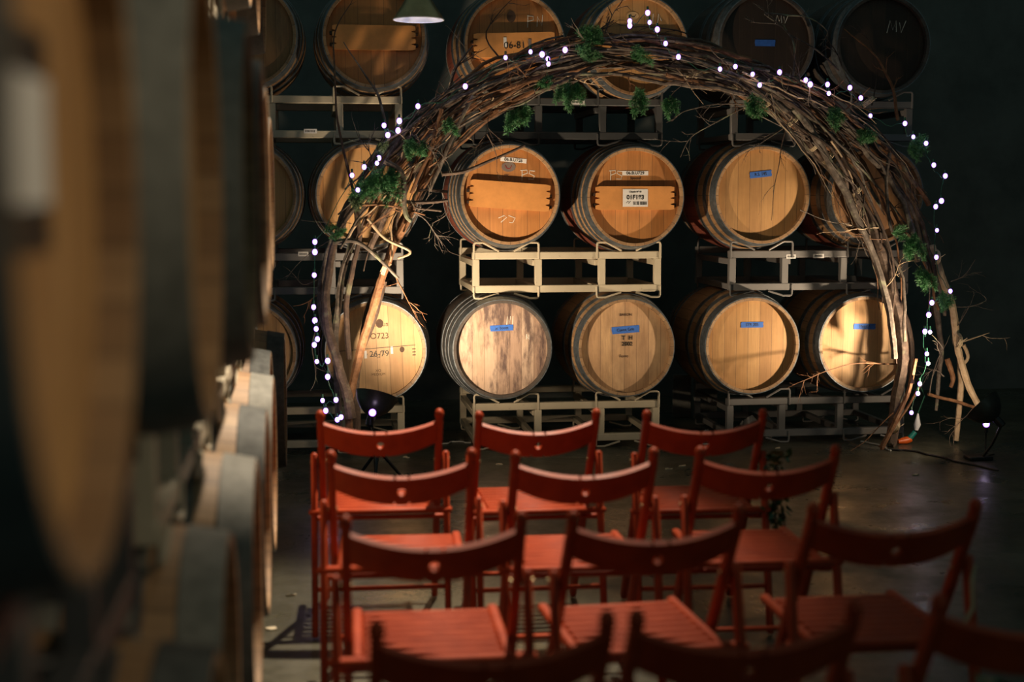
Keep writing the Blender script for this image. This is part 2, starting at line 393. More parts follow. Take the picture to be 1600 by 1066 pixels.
def tape(root, u, v, rot=0, s='', wd=.145, ht=.035):
    b = B(); rr = random.Random(int(u*1e4)); ca, sa = cos(rot), sin(rot); pts = []
    L = [(-wd/2+rr.uniform(0, .006), -ht/2+ht*i/5) for i in range(6)]; R = [(wd/2-rr.uniform(0, .006), ht/2-ht*i/5) for i in range(6)]
    for x, z in R+L[::1]: pts.append((u+x*ca-z*sa, v+x*sa+z*ca))
    b.prism(pts, FY-.0012, FY+.0008); t = b.build('masking_tape', M['tape'], root, 'blue masking tape')
    if s: text(s, .026, M['ink'], t, u, v, FY-.0016, 'handwriting', rot, 0, stretch=.9)
    return t
def disc(root, u, v, rx, rz_, mat, name, y=FY):
    b = B(); b.prism([(u+rx*cos(2*pi*i/28), v+rz_*sin(2*pi*i/28)) for i in range(28)], y-.0008, y+.0008); return b.build(name, M[mat], root)

YB = 8.32+HL           # barrel centre Y for the wall stacks (front chime at 8.32)
G1, G2, G3 = 'oak barrels in the bottom row of the back stacks', 'oak barrels in the middle row of the back stacks', 'oak barrels in the top row of the back stacks'
def wall_barrel(px, row, label, head, stave='stave', hoops=4, bars=0, roll=0.0, dz=0.0):
    p = PY(px, 300, 8.32); z = (.622, 1.534, 2.440)[row-1]+dz
    return make_barrel(None, label, head, stave, hoops, bars, (p.x, YB, z), 0, roll, (G1, G2, G3)[row-1])
R = radians
# ---- bottom row
b = wall_barrel(378, 1, 'oak barrel in the bottom row, mostly hidden by the left aisle stack', 'golden', hoops=3)
b = wall_barrel(585, 1, 'pale oak barrel with round crest stamp and horizontal seam behind the left arch foot', 'pale', hoops=3, roll=R(-2))
plate(b, 0, .015, .47, .003, 'ink', 'seam', rot=R(2)); disc(b, .03, .16, .022, .026, 'oldink', 'crest_stamp'); text('Cadus', .04, M['oldink'], b, .03, .155, FY-.001, 'brand_mark')
text('FVO723', .048, M['oldink'], b, 0, .085, FY-.001, 'brand_mark'); strokes(scribble(3, 1.9), .05, -.06, -.045, FY-.0005, M['ink'], b, 'handwriting', .0016); text('26-79', .05, M['ink'], b, .02, -.02, FY-.001, 'handwriting')
disc(b, .155, .0, .014, .017, 'oldink', 'crest_stamp'); text('XO\nMEDIUM', .022, M['oldink'], b, .01, -.13, FY-.001, 'brand_mark')
plate(b, .095, .03-.03, .014, .045, 'white', 'paper_strip'); plate(b, -.06, -.02, .014, .045, 'white', 'paper_strip')
for i in range(3): plate(b, .225, -.0-.018*i, .02, .006, 'oldink', 'peg_slot')
b = wall_barrel(785, 1, 'weathered grey-stained barrel with four bright hoops and blue tape, bottom row', 'grey', 'stave_grey', 4)
tape(b, .0, .125, R(2), 'ac boott'); strokes([[(0, 0), (.1, 1), (.35, .1), (.45, 1)], [(.7, 0), (.75, 1)]], .05, .03, .145, FY-.0005, M['chalk'], b); strokes([[(0, 0), (0, .8)], [(-.1, .5), (.4, 0), (.35, .7)]], .04, .15, .055, FY-.0005, M['chalk'], b)
b = wall_barrel(981, 1, 'tan oak barrel stamped T H 2002 with tilted blue tape, bottom row', 'tan', 'stave', 3)
tape(b, -.0, .105, R(4), 'Cuvee Gris', .175, .043); text('T  H', .036, M['ink'], b, .01, .055, FY-.001, 'brand_mark', bold=.0008); text('2002', .034, M['ink'], b, .01, .018, FY-.001, 'brand_mark', bold=.0006); text('Ferre', .026, M['oldink'], b, -.01, -.055, FY-.001, 'brand_mark'); text('BARON', .022, M['oldink'], b, 0, .195, FY-.001, 'brand_mark')
b = wall_barrel(1180, 1, 'clean golden barrel with blue tape on the grey rack, bottom row', 'golden', 'stave', 3)
tape(b, .005, .125, 0, 'SYR 205')
b = wall_barrel(1358, 1, 'golden barrel with blue tape beside the right arch foot, bottom row', 'pale', 'stave', 3)
tape(b, .005, .105, R(-1), 'Mer 07')
# ---- middle row
b = wall_barrel(382, 2, 'golden barrel in the middle row, left half hidden by the aisle stack', 'golden', hoops=3)
b = wall_barrel(574, 2, 'golden barrel in the middle row behind the fir sprigs of the arch', 'golden', 'stave', 3)
b = wall_barrel(797, 2, 'orange barrel with 06.B.U726 label and chalk PS, middle row', 'orange', 'stave_wine', 4, 2)
l = plate(b, .025, .205, .155, .026, 'white', 'paper_label', rot=R(-5)); text('06.B.U726', .026, M['ink'], l, .025, .205, FY-.0018, 'lettering', R(-5), .0003)
disc(b, -.005, .165, .042, .029, 'greydisc', 'round_stamp'); strokes([[(-.5, .3), (-.2, -.2), (.2, -.2), (.5, .25)]], .04, -.005, .163, FY-.002, simple('red_ink', (.3, .02, .02)), b, 'smile_mark'); text('RFC', .018, M['oldink'], b, -.015, .115, FY-.001, 'brand_mark')
strokes(PSL, .062, .075, .085, FY-.0005, M['chalk'], b); strokes([[(-1.1, .2), (-.4, .5), (-.1, .3), (-.8, -.3)], [(.1, .5), (.9, .2), (.6, -.35), (.2, -.3)]], .05, -.01, -.145, FY-.0005, M['chalk'], b)
b = wall_barrel(993, 2, 'brown barrel with 01F183 card and 06.B.U729 label, middle row', 'orange', 'stave_wine', 4, 1, 0, -.012)
l = plate(b, .005, .142, .158, .026, 'white', 'paper_label'); text('06.B.U729', .026, M['ink'], l, .005, .142, FY-.0018, 'lettering', 0, .0003)
text('Special', .024, M['oldink'], b, .005, .112, FY-.001, 'brand_mark'); strokes(PSL, .058, -.145, .100, FY-.0005, M['chalk'], b)
l = plate(b, .0, -.005, .152, .104, 'white', 'number_card', FB, label='white card printed 01F183'); text('01F183', .036, M['ink'], l, 0, -.002, FB-.0018, 'lettering', 0, .0010); text('Chassin N° 01', .013, M['ink'], l, 0, .031, FB-.0018, 'lettering', 0, .0003)
bb = B()
for i in range(20):
    if random.random() < .8: bb.box((-.012+i*.0042, FB-.0018, -.036), (random.choice([.0014, .0028]), .0006, .02))
bb.build('barcode', M['ink'], l); strokes([[(0, 0), (.4, .5), (.7, .1), (1, .5), (.5, -.1)]], .026, -.055, -.036, FB-.0018, M['ink'], l, 'logo', .0015)
b = wall_barrel(1192, 2, 'golden barrel with slanted blue tape, middle row above the grey rack', 'golden', 'stave_wine', 3)
tape(b, -.005, .125, R(6), 'R.S. 145', .14, .037)
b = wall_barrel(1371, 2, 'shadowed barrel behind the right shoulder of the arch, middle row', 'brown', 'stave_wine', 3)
# ---- top row
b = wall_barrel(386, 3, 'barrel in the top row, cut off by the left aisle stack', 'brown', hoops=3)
b = wall_barrel(587, 3, 'brown barrel with plain crossbar at the top left beside the hanging lamp', 'orange', 'stave', 3, 1)
b = wall_barrel(804, 3, 'barrel with crest stamp, chalk PN and 06-81 on its crossbar, top row', 'orange', 'stave_wine', 3, 1, R(-2), -.03)
disc(b, -.01, .16, .026, .034, 'oldink', 'crest_stamp'); strokes(PNL, .07, .085, .095, FY-.0005, M['chalk'], b); text('06-81', .055, M['ink'], b, 0, -.01, FB-.001, 'handwriting'); plate(b, -.055, .01, .018, .055, 'white', 'paper_strip', FB); plate(b, .09, -.0, .018, .05, 'greydisc', 'paper_strip', FB)
b = wall_barrel(996, 3, 'barrel with pale oval stamp behind the crown of the arch, top row', 'golden', 'stave_wine', 3, 1, 0, -.03)
disc(b, -.03, .175, .036, .024, 'palestamp', 'round_stamp'); strokes([[(-.5, .3), (-.2, -.2), (.3, -.2), (.6, .25)]], .03, -.03, .175, FY-.002, M['ink'], b, 'smile_mark'); strokes([[(0, 0), (.05, 1)], [(.5, 0), (.6, 1), (.9, .3)]], .06, .09, .13, FY-.0005, M['chalk'], b); text('06', .05, M['ink'], b, .03, -.01, FB-.001, 'handwriting')
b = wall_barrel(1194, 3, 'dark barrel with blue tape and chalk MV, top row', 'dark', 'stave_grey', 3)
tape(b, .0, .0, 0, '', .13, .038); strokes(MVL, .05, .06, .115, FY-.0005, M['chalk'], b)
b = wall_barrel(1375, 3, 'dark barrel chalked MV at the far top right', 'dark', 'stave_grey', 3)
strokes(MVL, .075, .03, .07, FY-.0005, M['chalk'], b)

# ------------------------------------------------------------------ racks
RW, RD, RHt = 1.153, .75, .284
def make_rack(mat, posts=(0, .34, .69, 1.0)):
    root = thing('barrel_rack', 'x', 'rack'); m = M[mat]; T = .044
    for fy in (0, RD):
        for z, nm in ((RHt-T/2, 'rail'), (.06+T/2-.02, 'rail')):
            B().bar((-RW/2, fy, z), (RW/2, fy, z), T, T, bev=.004).build(nm, m, root)
        for k in posts:
            x = -RW/2+T/2+(RW-T)*k; B().bar((x, fy, .062), (x, fy, RHt-T), T*.95, T*.9, (0, 1, 0), .003).build('upright', m, root)
        for bx in (-.373, .373):
            for top in (1, 0):
                z0 = RHt-T-.0 if top else .075; s_ = 1 if top else -1; z1 = RHt+.055 if top else -.005+.012; z2 = RHt+.004 if top else .036
                for sg in (-1, 1):
                    x0 = bx+sg*.195; x0 = max(-RW/2+.006, min(RW/2-.006, x0)); r = .0065
                    P = [(x0, fy-.024, z0), (x0, fy-.024, z1-s_*.012), (x0-sg*.004, fy-.024, z1-s_*.003), (x0-sg*.012, fy-.024, z1), (x0-sg*.055, fy-.024, z1), (x0-sg*.065, fy-.024, z1-s_*.004), (x0-sg*.15, fy-.024, z2)]
                    B().tube(P, r, 6).build('cradle_rod', m, root)
    for x in (-RW/2+T/2, -.19, .19, RW/2-T/2):
        for z in (RHt-T/2-.046, .062):
            B().bar((x, T/2, z), (x, RD-T/2, z), T*.8, T*.8, bev=.003).build('side_rail', m, root)
    return root
racks = {}
for k in ('cream', 'greyrack', 'darkrack'):
    racks[k] = make_rack(k, (0, .34, .69, 1.0) if k != 'greyrack' else (0, .30, .64, 1.0))
index_kids()
used = set()
def put_rack(kind, loc, rz, label, group):
    if kind in used: r_ = copy_tree(racks[kind])
    else: r_ = racks[kind]; used.add(kind)
    r_.location = loc; r_.rotation_euler = (0, 0, rz); r_['label'] = label; r_['group'] = group; return r_
RKZ = (0, .912, 1.824)
GR = 'steel racks of the back stacks'
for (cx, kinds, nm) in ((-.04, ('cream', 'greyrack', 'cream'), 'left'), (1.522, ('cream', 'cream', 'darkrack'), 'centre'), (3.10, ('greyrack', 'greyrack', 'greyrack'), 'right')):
    for i in range(3):
        col = {'cream': 'cream', 'greyrack': 'grey', 'darkrack': 'dark'}[kinds[i]]
        lvl = ('bottom', 'middle', 'top')[i]
        put_rack(kinds[i], (cx, 8.442, RKZ[i]), 0, f'{col} painted steel barrel rack, {lvl} level of the {nm} back stack', GR)
# stickers on rack rails
def sticker(px, py, wd, label):
    p = PY(px, py, 8.419); b = B().box((0, 0, 0), (wd, .002, .026)); o = b.build('rack_sticker', M['white'], None); o.location = p
    tag(o, label, 'sticker', 'white stickers on the rack rails'); b2 = B()
    for i in range(7): b2.box((-wd*.35+i*wd*.11, -.0014, 0), (wd*.06, .0008, .012))
    b2.build('printing', M['ink'], o)
sticker(485, 205, .075, 'white sticker on the cream rack rail left of the arch')
sticker(474, 397, .06, 'white sticker on the grey rack rail under the far left barrels')
sticker(903, 160, .08, 'white sticker on the dark rack under the crown of the arch')
sticker(1279, 400, .068, 'white sticker on the grey rack right of the slanted tape barrel')
sticker(1236, 401, .06, 'thin white sticker on the grey rack above the bottom golden barrels')

# ------------------------------------------------------------------ aisle stack on the left (heads face the aisle)
GA = 'barrels of the left aisle stack'
lv = ('bottom', 'middle', 'top')
AY = (1.12, 1.87, 2.57, 3.31, 4.10, 4.85, 5.65, 6.38)
heads = ('golden', 'golden', 'orange', 'brown', 'golden', 'tan', 'golden', 'brown')
ordn = ('nearest the camera', 'second from the camera', 'third from the camera', 'fourth from the camera', 'fifth from the camera', 'sixth from the camera', 'last but one', 'at the far end')
for i, y in enumerate(AY):
    for row in (1, 2, 3):
        fx = {(1, 2): -.13, (2, 2): -.105, (3, 2): -.105, (4, 2): -.12, (5, 2): -.14, (6, 2): -.15, (2, 1): -.155, (6, 1): -.165, (7, 1): -.125, (7, 2): -.165}.get((i, row), (-.135, -.165, -.19)[row-1])
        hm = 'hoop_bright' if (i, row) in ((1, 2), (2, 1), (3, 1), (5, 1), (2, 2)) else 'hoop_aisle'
        br = 0
        b = make_barrel(None, f'oak barrel, {lv[row-1]} row of the left aisle stack, {ordn[i]}', heads[(i+row*3+2) % 8], 'stave_wine' if (i+row) % 3 == 0 else 'stave', 3, br, (fx-HL, y, (.622, 1.534, 2.446)[row-1]), pi/2, R(random.uniform(-20, 20)), GA, hm)
        if (i, row) == (0, 2):
            b.rotation_euler = (0, 0, pi/2)
            plate(b, -.075, .035, .15, .16, 'ink', 'label_holder'); plate(b, -.075, .035, .15, .092, 'white', 'paper_label', FY-.0015)
GAR = 'racks of the left aisle stack'
for j, (y0, y1) in enumerate(((1.12, 1.87), (2.57, 3.31), (4.10, 4.85), (5.65, 6.38))):
    for row in range(3):
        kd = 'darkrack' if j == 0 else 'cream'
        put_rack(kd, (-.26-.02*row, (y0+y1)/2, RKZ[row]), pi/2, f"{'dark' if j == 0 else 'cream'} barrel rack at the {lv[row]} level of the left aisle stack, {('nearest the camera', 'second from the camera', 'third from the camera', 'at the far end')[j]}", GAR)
for k, r_ in racks.items():
    if k not in used: print('unused', k)

# ------------------------------------------------------------------ folding chair
def make_chair():
    root = thing('folding_chair', 'x', 'chair'); m = M['red']
    top = Vector((0, -.22, .765)); foot = Vector((0, .22, 0)); dirn = (foot-top).normalized()
    def post(z): k = (.765-z)/.765; return top+(foot-top)*k
    back = Vector((0, -.765, -.44)).normalized()
    for sg in (-1, 1):
        a = top+Vector((sg*.205, 0, 0)); f_ = foot+Vector((sg*.205, 0, .008))
        b = B(); b.bar(a, f_, .032, .024, (1, 0, 0), .006); b.sphere(a+Vector((0, 0, .010)), .0185, 14, (.85, 1, 1.15)); b.build('back_post', m, root)
        b = B(); a2 = post(.61)+Vector((sg*.231, 0, .0)); f2 = Vector((sg*.231, -.27, .006))
        b.bar(a2+(a2-f2).normalized()*.02, f2, .032, .022, (1, 0, 0), .006); b.build('rear_leg', m, root)
        b = B(); M2 = Matrix.Rotation(pi/2, 4, 'Z'); p = post(.60)
        b.tube([(sg*.19, p.y, p.z), (sg*.245, p.y, p.z)], .006, 8); b.build('pivot_bolt', M['brass'], root)
        b = B(); b.tube([(sg*.188, -.13, .395), (sg*.22, -.13, .395)], .010, 10); b.sphere((sg*.222, -.13, .395), .011, 8); b.build('support_knob', m, root)
        b = B(); b.box((sg*.180, .04, .428), (.026, .40, .024), None, .006); b.build('seat_rail', m, root)
    # slats run from side to side
    ns = 8
    for i in range(ns):
        y = -.135+i*.0455; b = B(); b.box((0, y, .432), (.335, .0325, .016), None, .006); b.build('seat_slat', m, root)
    B().box((0, -.175, .428), (.50, .036, .020), None, .006).build('seat_back_bar', m, root)
    B().bar((-.225, -.215-.012, .165), (.225, -.227, .165), .022, .014, (0, 0, 1), .004).build('rear_rung', m, root)
    p = post(.12); B().bar((-.2, p.y, p.z), (.2, p.y, p.z), .02, .014, (0, 0, 1), .004).build('front_rung', m, root)
    B().tube([(-.2, -.13, .395), (.2, -.13, .395)], .008, 8).build('seat_support_rod', m, root)
    # curved back rail with a round hole
    def F(s, v, wv):    # s -1..1 across, v 0..1 up, wv thickness
        z = .668+.085*v-.010*(1-s*s)+(.010*(abs(s)**3) if v < .5 else 0)
        q = post(z); n_ = back*(.046*(1-s*s)+wv); return Vector((s*.196, q.y, q.z))+n_
    b = B(); th = .015
    def slab(s0, s1, n_):
        vs = []; fs = []
        for i in range(n_+1):
            s = s0+(s1-s0)*i/n_
            vs += [F(s, 0, 0), F(s, 0, th), F(s, 1, th), F(s, 1, 0)]
        for i in range(n_):
            for k in range(4): fs.append((i*4+k, i*4+(k+1) % 4, i*4+4+(k+1) % 4, i*4+4+k))
        b.add(vs, fs, True)
    slab(-1, -.12, 12); slab(.12, 1, 12)
    # centre patch around the hole (hole r .0115)
    K = 20; ring = []
    for k in range(K):
        a = 2*pi*k/K; c_, s__ = cos(a), sin(a)
        q = 1/max(abs(c_), abs(s__)); o_ = (c_*q*.12, .5+s__*q*.5); i_ = (c_*.0125/.196, .5+s__*.0125/.085)
        ring.append((o_, i_))
    vs = []
    for o_, i_ in ring: vs += [F(o_[0], o_[1], 0), F(o_[0], o_[1], th), F(i_[0], i_[1], 0), F(i_[0], i_[1], th)]
    fs = []
    for k in range(K):
        a = k*4; c_ = ((k+1) % K)*4; fs += [(a, c_, c_+2, a+2), (a+1, a+3, c_+3, c_+1), (a+2, c_+2, c_+3, a+3), (a, a+1, c_+1, c_)]
    b.add(vs, fs)
    b.build('back_rail', m, root)
    return root
chair = make_chair(); index_kids()
CH = [((497, 648), (690, 645), 'front row, leftmost red folding chair before the left uplight'),
      ((745, 649), (935, 645), 'front row, middle red folding chair before the cream rack'),
      ((1008, 647), (1195, 645), 'front row, rightmost red folding chair before the grey rack'),
      ((512, 711), (742, 709), 'second row, leftmost red folding chair'),
      ((805, 712), (1022, 707), 'second row, middle red folding chair'),
      ((1095, 705), (1305, 702), 'second row, rightmost red folding chair with the greenery bunch on its aisle side'),
      ((537, 815), (817, 808), 'third row, leftmost red folding chair with bright slatted seat'),
      ((890, 808), (1160, 796), 'third row, middle red folding chair'),
      ((1270, 795), (1525, 788), 'third row, rightmost red folding chair in dim light with cream ribbon'),
      ((582, 983), (955, 966), 'nearest row, left red folding chair cut by the lower edge'),
      ((990, 965), (1340, 948), 'nearest row, middle red folding chair cut by the lower edge'),
      ((1463, 940), (1800, 930), 'nearest row, dark chair at the lower right corner')]
for i, (a, b_, lab) in enumerate(CH):
    A_ = PZ(*a, .78); B_ = PZ(*b_, .78); mid = (A_+B_)/2; ang = max(-.05, min(.05, atan2(B_.y-A_.y, B_.x-A_.x)))
    c = chair if i == 0 else copy_tree(chair)
    c.rotation_euler = (0, 0, ang); off = Matrix.Rotation(ang, 3, 'Z') @ Vector((0, .22, 0))
    c.location = (mid.x+off.x, mid.y+off.y, 0); c['label'] = lab; c['group'] = 'red folding chairs set out in rows'
    CH[i] = c.location.copy()

# ------------------------------------------------------------------ branch arch
INN = [(562,700),(566,640),(580,540),(602,440),(632,352),(682,262),(755,185),(850,138),(950,112),(1060,122),(1160,148),(1240,210),(1305,290),(1352,370),(1385,460),(1405,560),(1398,640),(1382,700)]
OUT = [(530,700),(526,620),(506,540),(506,450),(520,360),(572,265),(650,185),(755,112),(885,66),(1020,60),(1140,88),(1255,132),(1350,195),(1418,285),(1460,380),(1475,470),(1482,560),(1497,680)]
def cat(P, t):
    t = max(0, min(len(P)-1.0001, t)); i = int(t); f = t-i
    p = [P[max(0, min(len(P)-1, i+k))] for k in (-1, 0, 1, 2)]
    return tuple(.5*((2*p[1][a])+(-p[0][a]+p[2][a])*f+(2*p[0][a]-5*p[1][a]+4*p[2][a]-p[3][a])*f*f+(-p[0][a]+3*p[1][a]-3*p[2][a]+p[3][a])*f**3) for a in range(2))
AYC = 7.98
def YD(px): return max(0.0, min(.22, (px-1150)/1000))
def AP(t, v, dy=0.0):
    a = cat(INN, t); b_ = cat(OUT, t)
    return PY(a[0]+(b_[0]-a[0])*v, a[1]+(b_[1]-a[1])*v, min(8.25, AYC+dy+YD(a[0])))
arch = thing('branch_arch', 'tall arch of bundled bare branches and fir standing before the barrels', 'arch', (2.0, AYC, 0))
def put_part(b, name, mat, label=None):
    b.v = [(x-2.0, y-AYC, z) for x, y, z in b.v]; return b.build(name, M[mat], arch, label)
def resample(pts, k):
    out = []
    for i in range(len(pts)-1):
        for j in range(k): out.append(pts[i].lerp(pts[i+1], j/k))
    out.append(pts[-1]); return out
def wob(pts, amp, fr, seed):
    return [p+Vector(noise.noise_vector(Vector((p.x*fr+seed*3.1, p.z*fr, p.y*fr+seed))))*amp for p in pts]
def smooth(P):
    out = []
    for i in range(len(P)*5-4): out.append(Vector((*cat([(p[0], p[1]) for p in P], i/5), cat([(p[2], 0) for p in P], i/5)[0])))
    return out
def trunk(P, r0, r1, mat, dy=0.0, seed=1, name='branch', knots=True):
    pts = []
    for q in smooth([(p[0], p[1], (p[2] if len(p) > 2 else 0)) for p in P]): pts.append(PY(q.x, q.y, min(8.24, AYC+dy+q.z+YD(q.x))))
    pts = wob(resample(pts, 2), .012, 5, seed); m = len(pts)
    rs = [(r0+(r1-r0)*i/(m-1))*(1+.16*noise.noise(Vector((i*.55, seed*7.7, 0)))) for i in range(m)]
    for p in pts: p.z = max(p.z, .02)
    put_part(B().tube(pts, rs, 8), name, mat); return pts
# named trunks on the left
TR = [([(548,652),(540,610),(528,570),(516,530),(511,490),(510,450),(517,405),(524,375),(545,320),(585,270)], .030, .018, 'bark', -.10),
      ([(548,700),(545,640),(552,590),(570,520),(590,450),(610,395),(632,350),(655,300),(690,250),(735,205),(800,160),(850,132)], .026, .018, 'bark3', -.03),
      ([(560,700),(556,610),(562,560),(575,490),(592,440),(610,390),(622,330),(640,270),(700,200)], .022, .014, 'bark', .05),
      ([(530,700),(528,600),(524,520),(534,440),(548,390),(560,350),(560,290),(610,230),(690,160),(780,105)], .022, .014, 'bark2', .03),
      ([(520,540),(505,500),(500,450),(508,405),(520,370)], .018, .012, 'bark2', .0),
      ([(545,560),(540,480),(552,420),(560,370),(556,310),(575,262),(600,215)], .018, .010, 'bark4', -.05),
      ([(530,360),(560,318),(600,300),(640,316),(700,312)], .014, .009, 'bark', -.14),
      ([(520,378),(556,378),(590,402),(622,436)], .014, .008, 'bark2', -.16),
      ([(575,340),(600,372),(640,392),(622,404)], .010, .006, 'peeled', -.17),
      ([(600,250),(630,270),(633,330),(642,345)], .016, .012, 'bark2', -.18),
      ([(700,300),(655,300),(650,325),(690,330)], .008, .006, 'bark', -.12),
      ([(560,320),(610,322),(665,335)], .008, .005, 'bark3', -.15),
      ([(740,150),(712,200),(690,255),(672,300)], .012, .009, 'bark2', -.14),
      ([(690,170),(674,230),(660,262),(643,303)], .011, .009, 'bark3', -.16),
      ([(690,272),(730,266),(775,248),(820,228)], .012, .007, 'bark', -.05),
      ([(600,440),(585,500),(560,560),(548,610)], .016, .014, 'bark4', .08),
      # right inner leg
      ([(1180,140),(1240,190),(1290,250),(1330,300),(1362,352),(1385,420),(1402,480),(1412,560),(1402,620),(1390,698)], .026, .036, 'bark', -.02),
      ([(1240,170),(1285,235),(1320,300),(1345,355),(1372,420),(1392,500),(1398,560)], .022, .020, 'bark2', -.12),
      ([(1150,140),(1200,175),(1270,240),(1310,285),(1350,350),(1378,430)], .018, .016, 'bark2', .04),
      ([(1430,560),(1420,610),(1400,655),(1378,702)], .012, .016, 'bark3', -.13),
      ([(1440,600),(1415,640),(1375,700)], .008, .006, 'bark3', -.10),
      ([(1330,255),(1350,330),(1380,370),(1390,430),(1420,520),(1425,600)], .020, .018, 'bark4', .08),
      ([(1390,240),(1385,290),(1390,350),(1400,372)], .012, .008, 'bark2', -.12),
      # outer leg
      ([(1455,385),(1470,430),(1488,480),(1495,530),(1505,580),(1530,640)], .026, .020, 'peeled', -.03),
      ([(1462,470),(1470,540),(1468,580),(1462,640)], .020, .010, 'bark2', .06),
      ([(1500,560),(1500,620),(1494,690)], .020, .016, 'peeled', .08),
      ([(1450,615),(1480,625),(1525,637)], .010, .010, 'bark3', -.02),
      ([(1480,560),(1488,590),(1484,606)], .018, .012, 'bark3', .02),
      ([(1505,540),(1512,560),(1500,575)], .012, .008, 'peeled', .02)]
allb = []
for k, (P, r0, r1, mt, dy) in enumerate(TR): allb.append(trunk(P, r0, r1, mt, dy, k+1))
rr = random.Random(11)
mats = ['bark', 'bark2', 'bark4', 'bark', 'bark3', 'bark2']
for k in range(60):
    t0 = rr.uniform(2.9, 11.5); ln = rr.uniform(2.5, 6.0); t1 = min(15.2, t0+ln); v0 = rr.uniform(.0, 1.0); v1 = min(1.06, max(-.05, v0+rr.uniform(-.4, .4)))
    if t1 > 13.5: v1 = rr.choice([rr.uniform(0, .25), rr.uniform(.75, 1)])
    d0 = rr.uniform(-.15, .15); d1 = rr.uniform(-.15, .15); m = int((t1-t0)*5)+2
    pts = [AP(t0+(t1-t0)*i/(m-1), v0+(v1-v0)*i/(m-1), d0+(d1-d0)*i/(m-1)) for i in range(m)]
    pts = wob(wob(pts, .07, 2.0, k+40), .018, 9, k+3); r0 = rr.uniform(.008, .019); r1 = r0*rr.uniform(.3, .7)
    if rr.random() < .5: r0, r1 = r1, r0
    rs = [(r0+(r1-r0)*i/(m-1))*(1+.2*noise.noise(Vector((i*.7, k*5.1, 2)))) for i in range(m)]
    put_part(B().tube(pts, rs, 7), 'branch', rr.choice(mats)); allb.append(pts)
for k in range(90):
    t0 = rr.uniform(3.1, 12.5); t1 = min(15.0, t0+rr.uniform(.8, 2.6)); v0 = rr.uniform(-.08, 1.08); v1 = v0+rr.uniform(-.6, .6); v1 = max(-.15, min(1.15, v1))
    d0 = rr.uniform(-.2, .0); d1 = rr.uniform(-.2, .05); m = int((t1-t0)*6)+3
    pts = wob([AP(t0+(t1-t0)*i/(m-1), v0+(v1-v0)*i/(m-1), d0+(d1-d0)*i/(m-1)) for i in range(m)], .03, 6, k+140); r0 = rr.uniform(.003, .008)
    put_part(B().tube(pts, [r0*(1-.6*i/(m-1)) for i in range(m)], 5), 'thin_shoot', rr.choice(['bark2', 'bark', 'bark3', 'bark4', 'peeled', 'bark2'])); allb.append(pts)
# twigs, each a forked shoot
def twig_mesh(b, p, d, ln, r, rnd, depth=0):
    m = 7; pts = [p.copy()]; q = p.copy(); d = d.normalized()
    for i in range(m):
        d = (d+Vector((rnd.uniform(-1, 1), rnd.uniform(-1, 1)*.6, rnd.uniform(-1, 1)))*.20).normalized(); q = q+d*ln/m
        q.y = min(q.y, 8.24); pts.append(q.copy())
        if depth < 2 and rnd.random() < (.5 if depth == 0 else .35):
            dd = (d+Vector((rnd.uniform(-1, 1), rnd.uniform(-.5, .5), rnd.uniform(-1, 1)))*.9).normalized()
            twig_mesh(b, q, dd, ln*rnd.uniform(.3, .6), r*.6, rnd, depth+1)
    b.tube(pts, [r*(1-.75*i/m) for i in range(m+1)], 4)
def long_twig(P, r, mat, seed, dy=-.05, side=4, sl=.12):
    rnd = random.Random(seed); q = smooth([(p[0], p[1], 0) for p in P]); pts = wob([PY(a.x, a.y, min(8.25, AYC+dy+YD(a.x))) for a in q], .012, 6, seed); b = B(); m = len(pts)
    b.tube(pts, [r*(1-.7*i/(m-1)) for i in range(m)], 5)
    for k in range(side):
        i = rnd.randint(m//4, m-2); t = (pts[i+1]-pts[i]).normalized(); dd = t+Vector((rnd.uniform(-1, 1), 0, rnd.uniform(-1, 1)))*.8
        twig_mesh(b, pts[i], dd, sl*rnd.uniform(.5, 1.3), r*.4, rnd, 1)
    put_part(b, 'twig', mat)
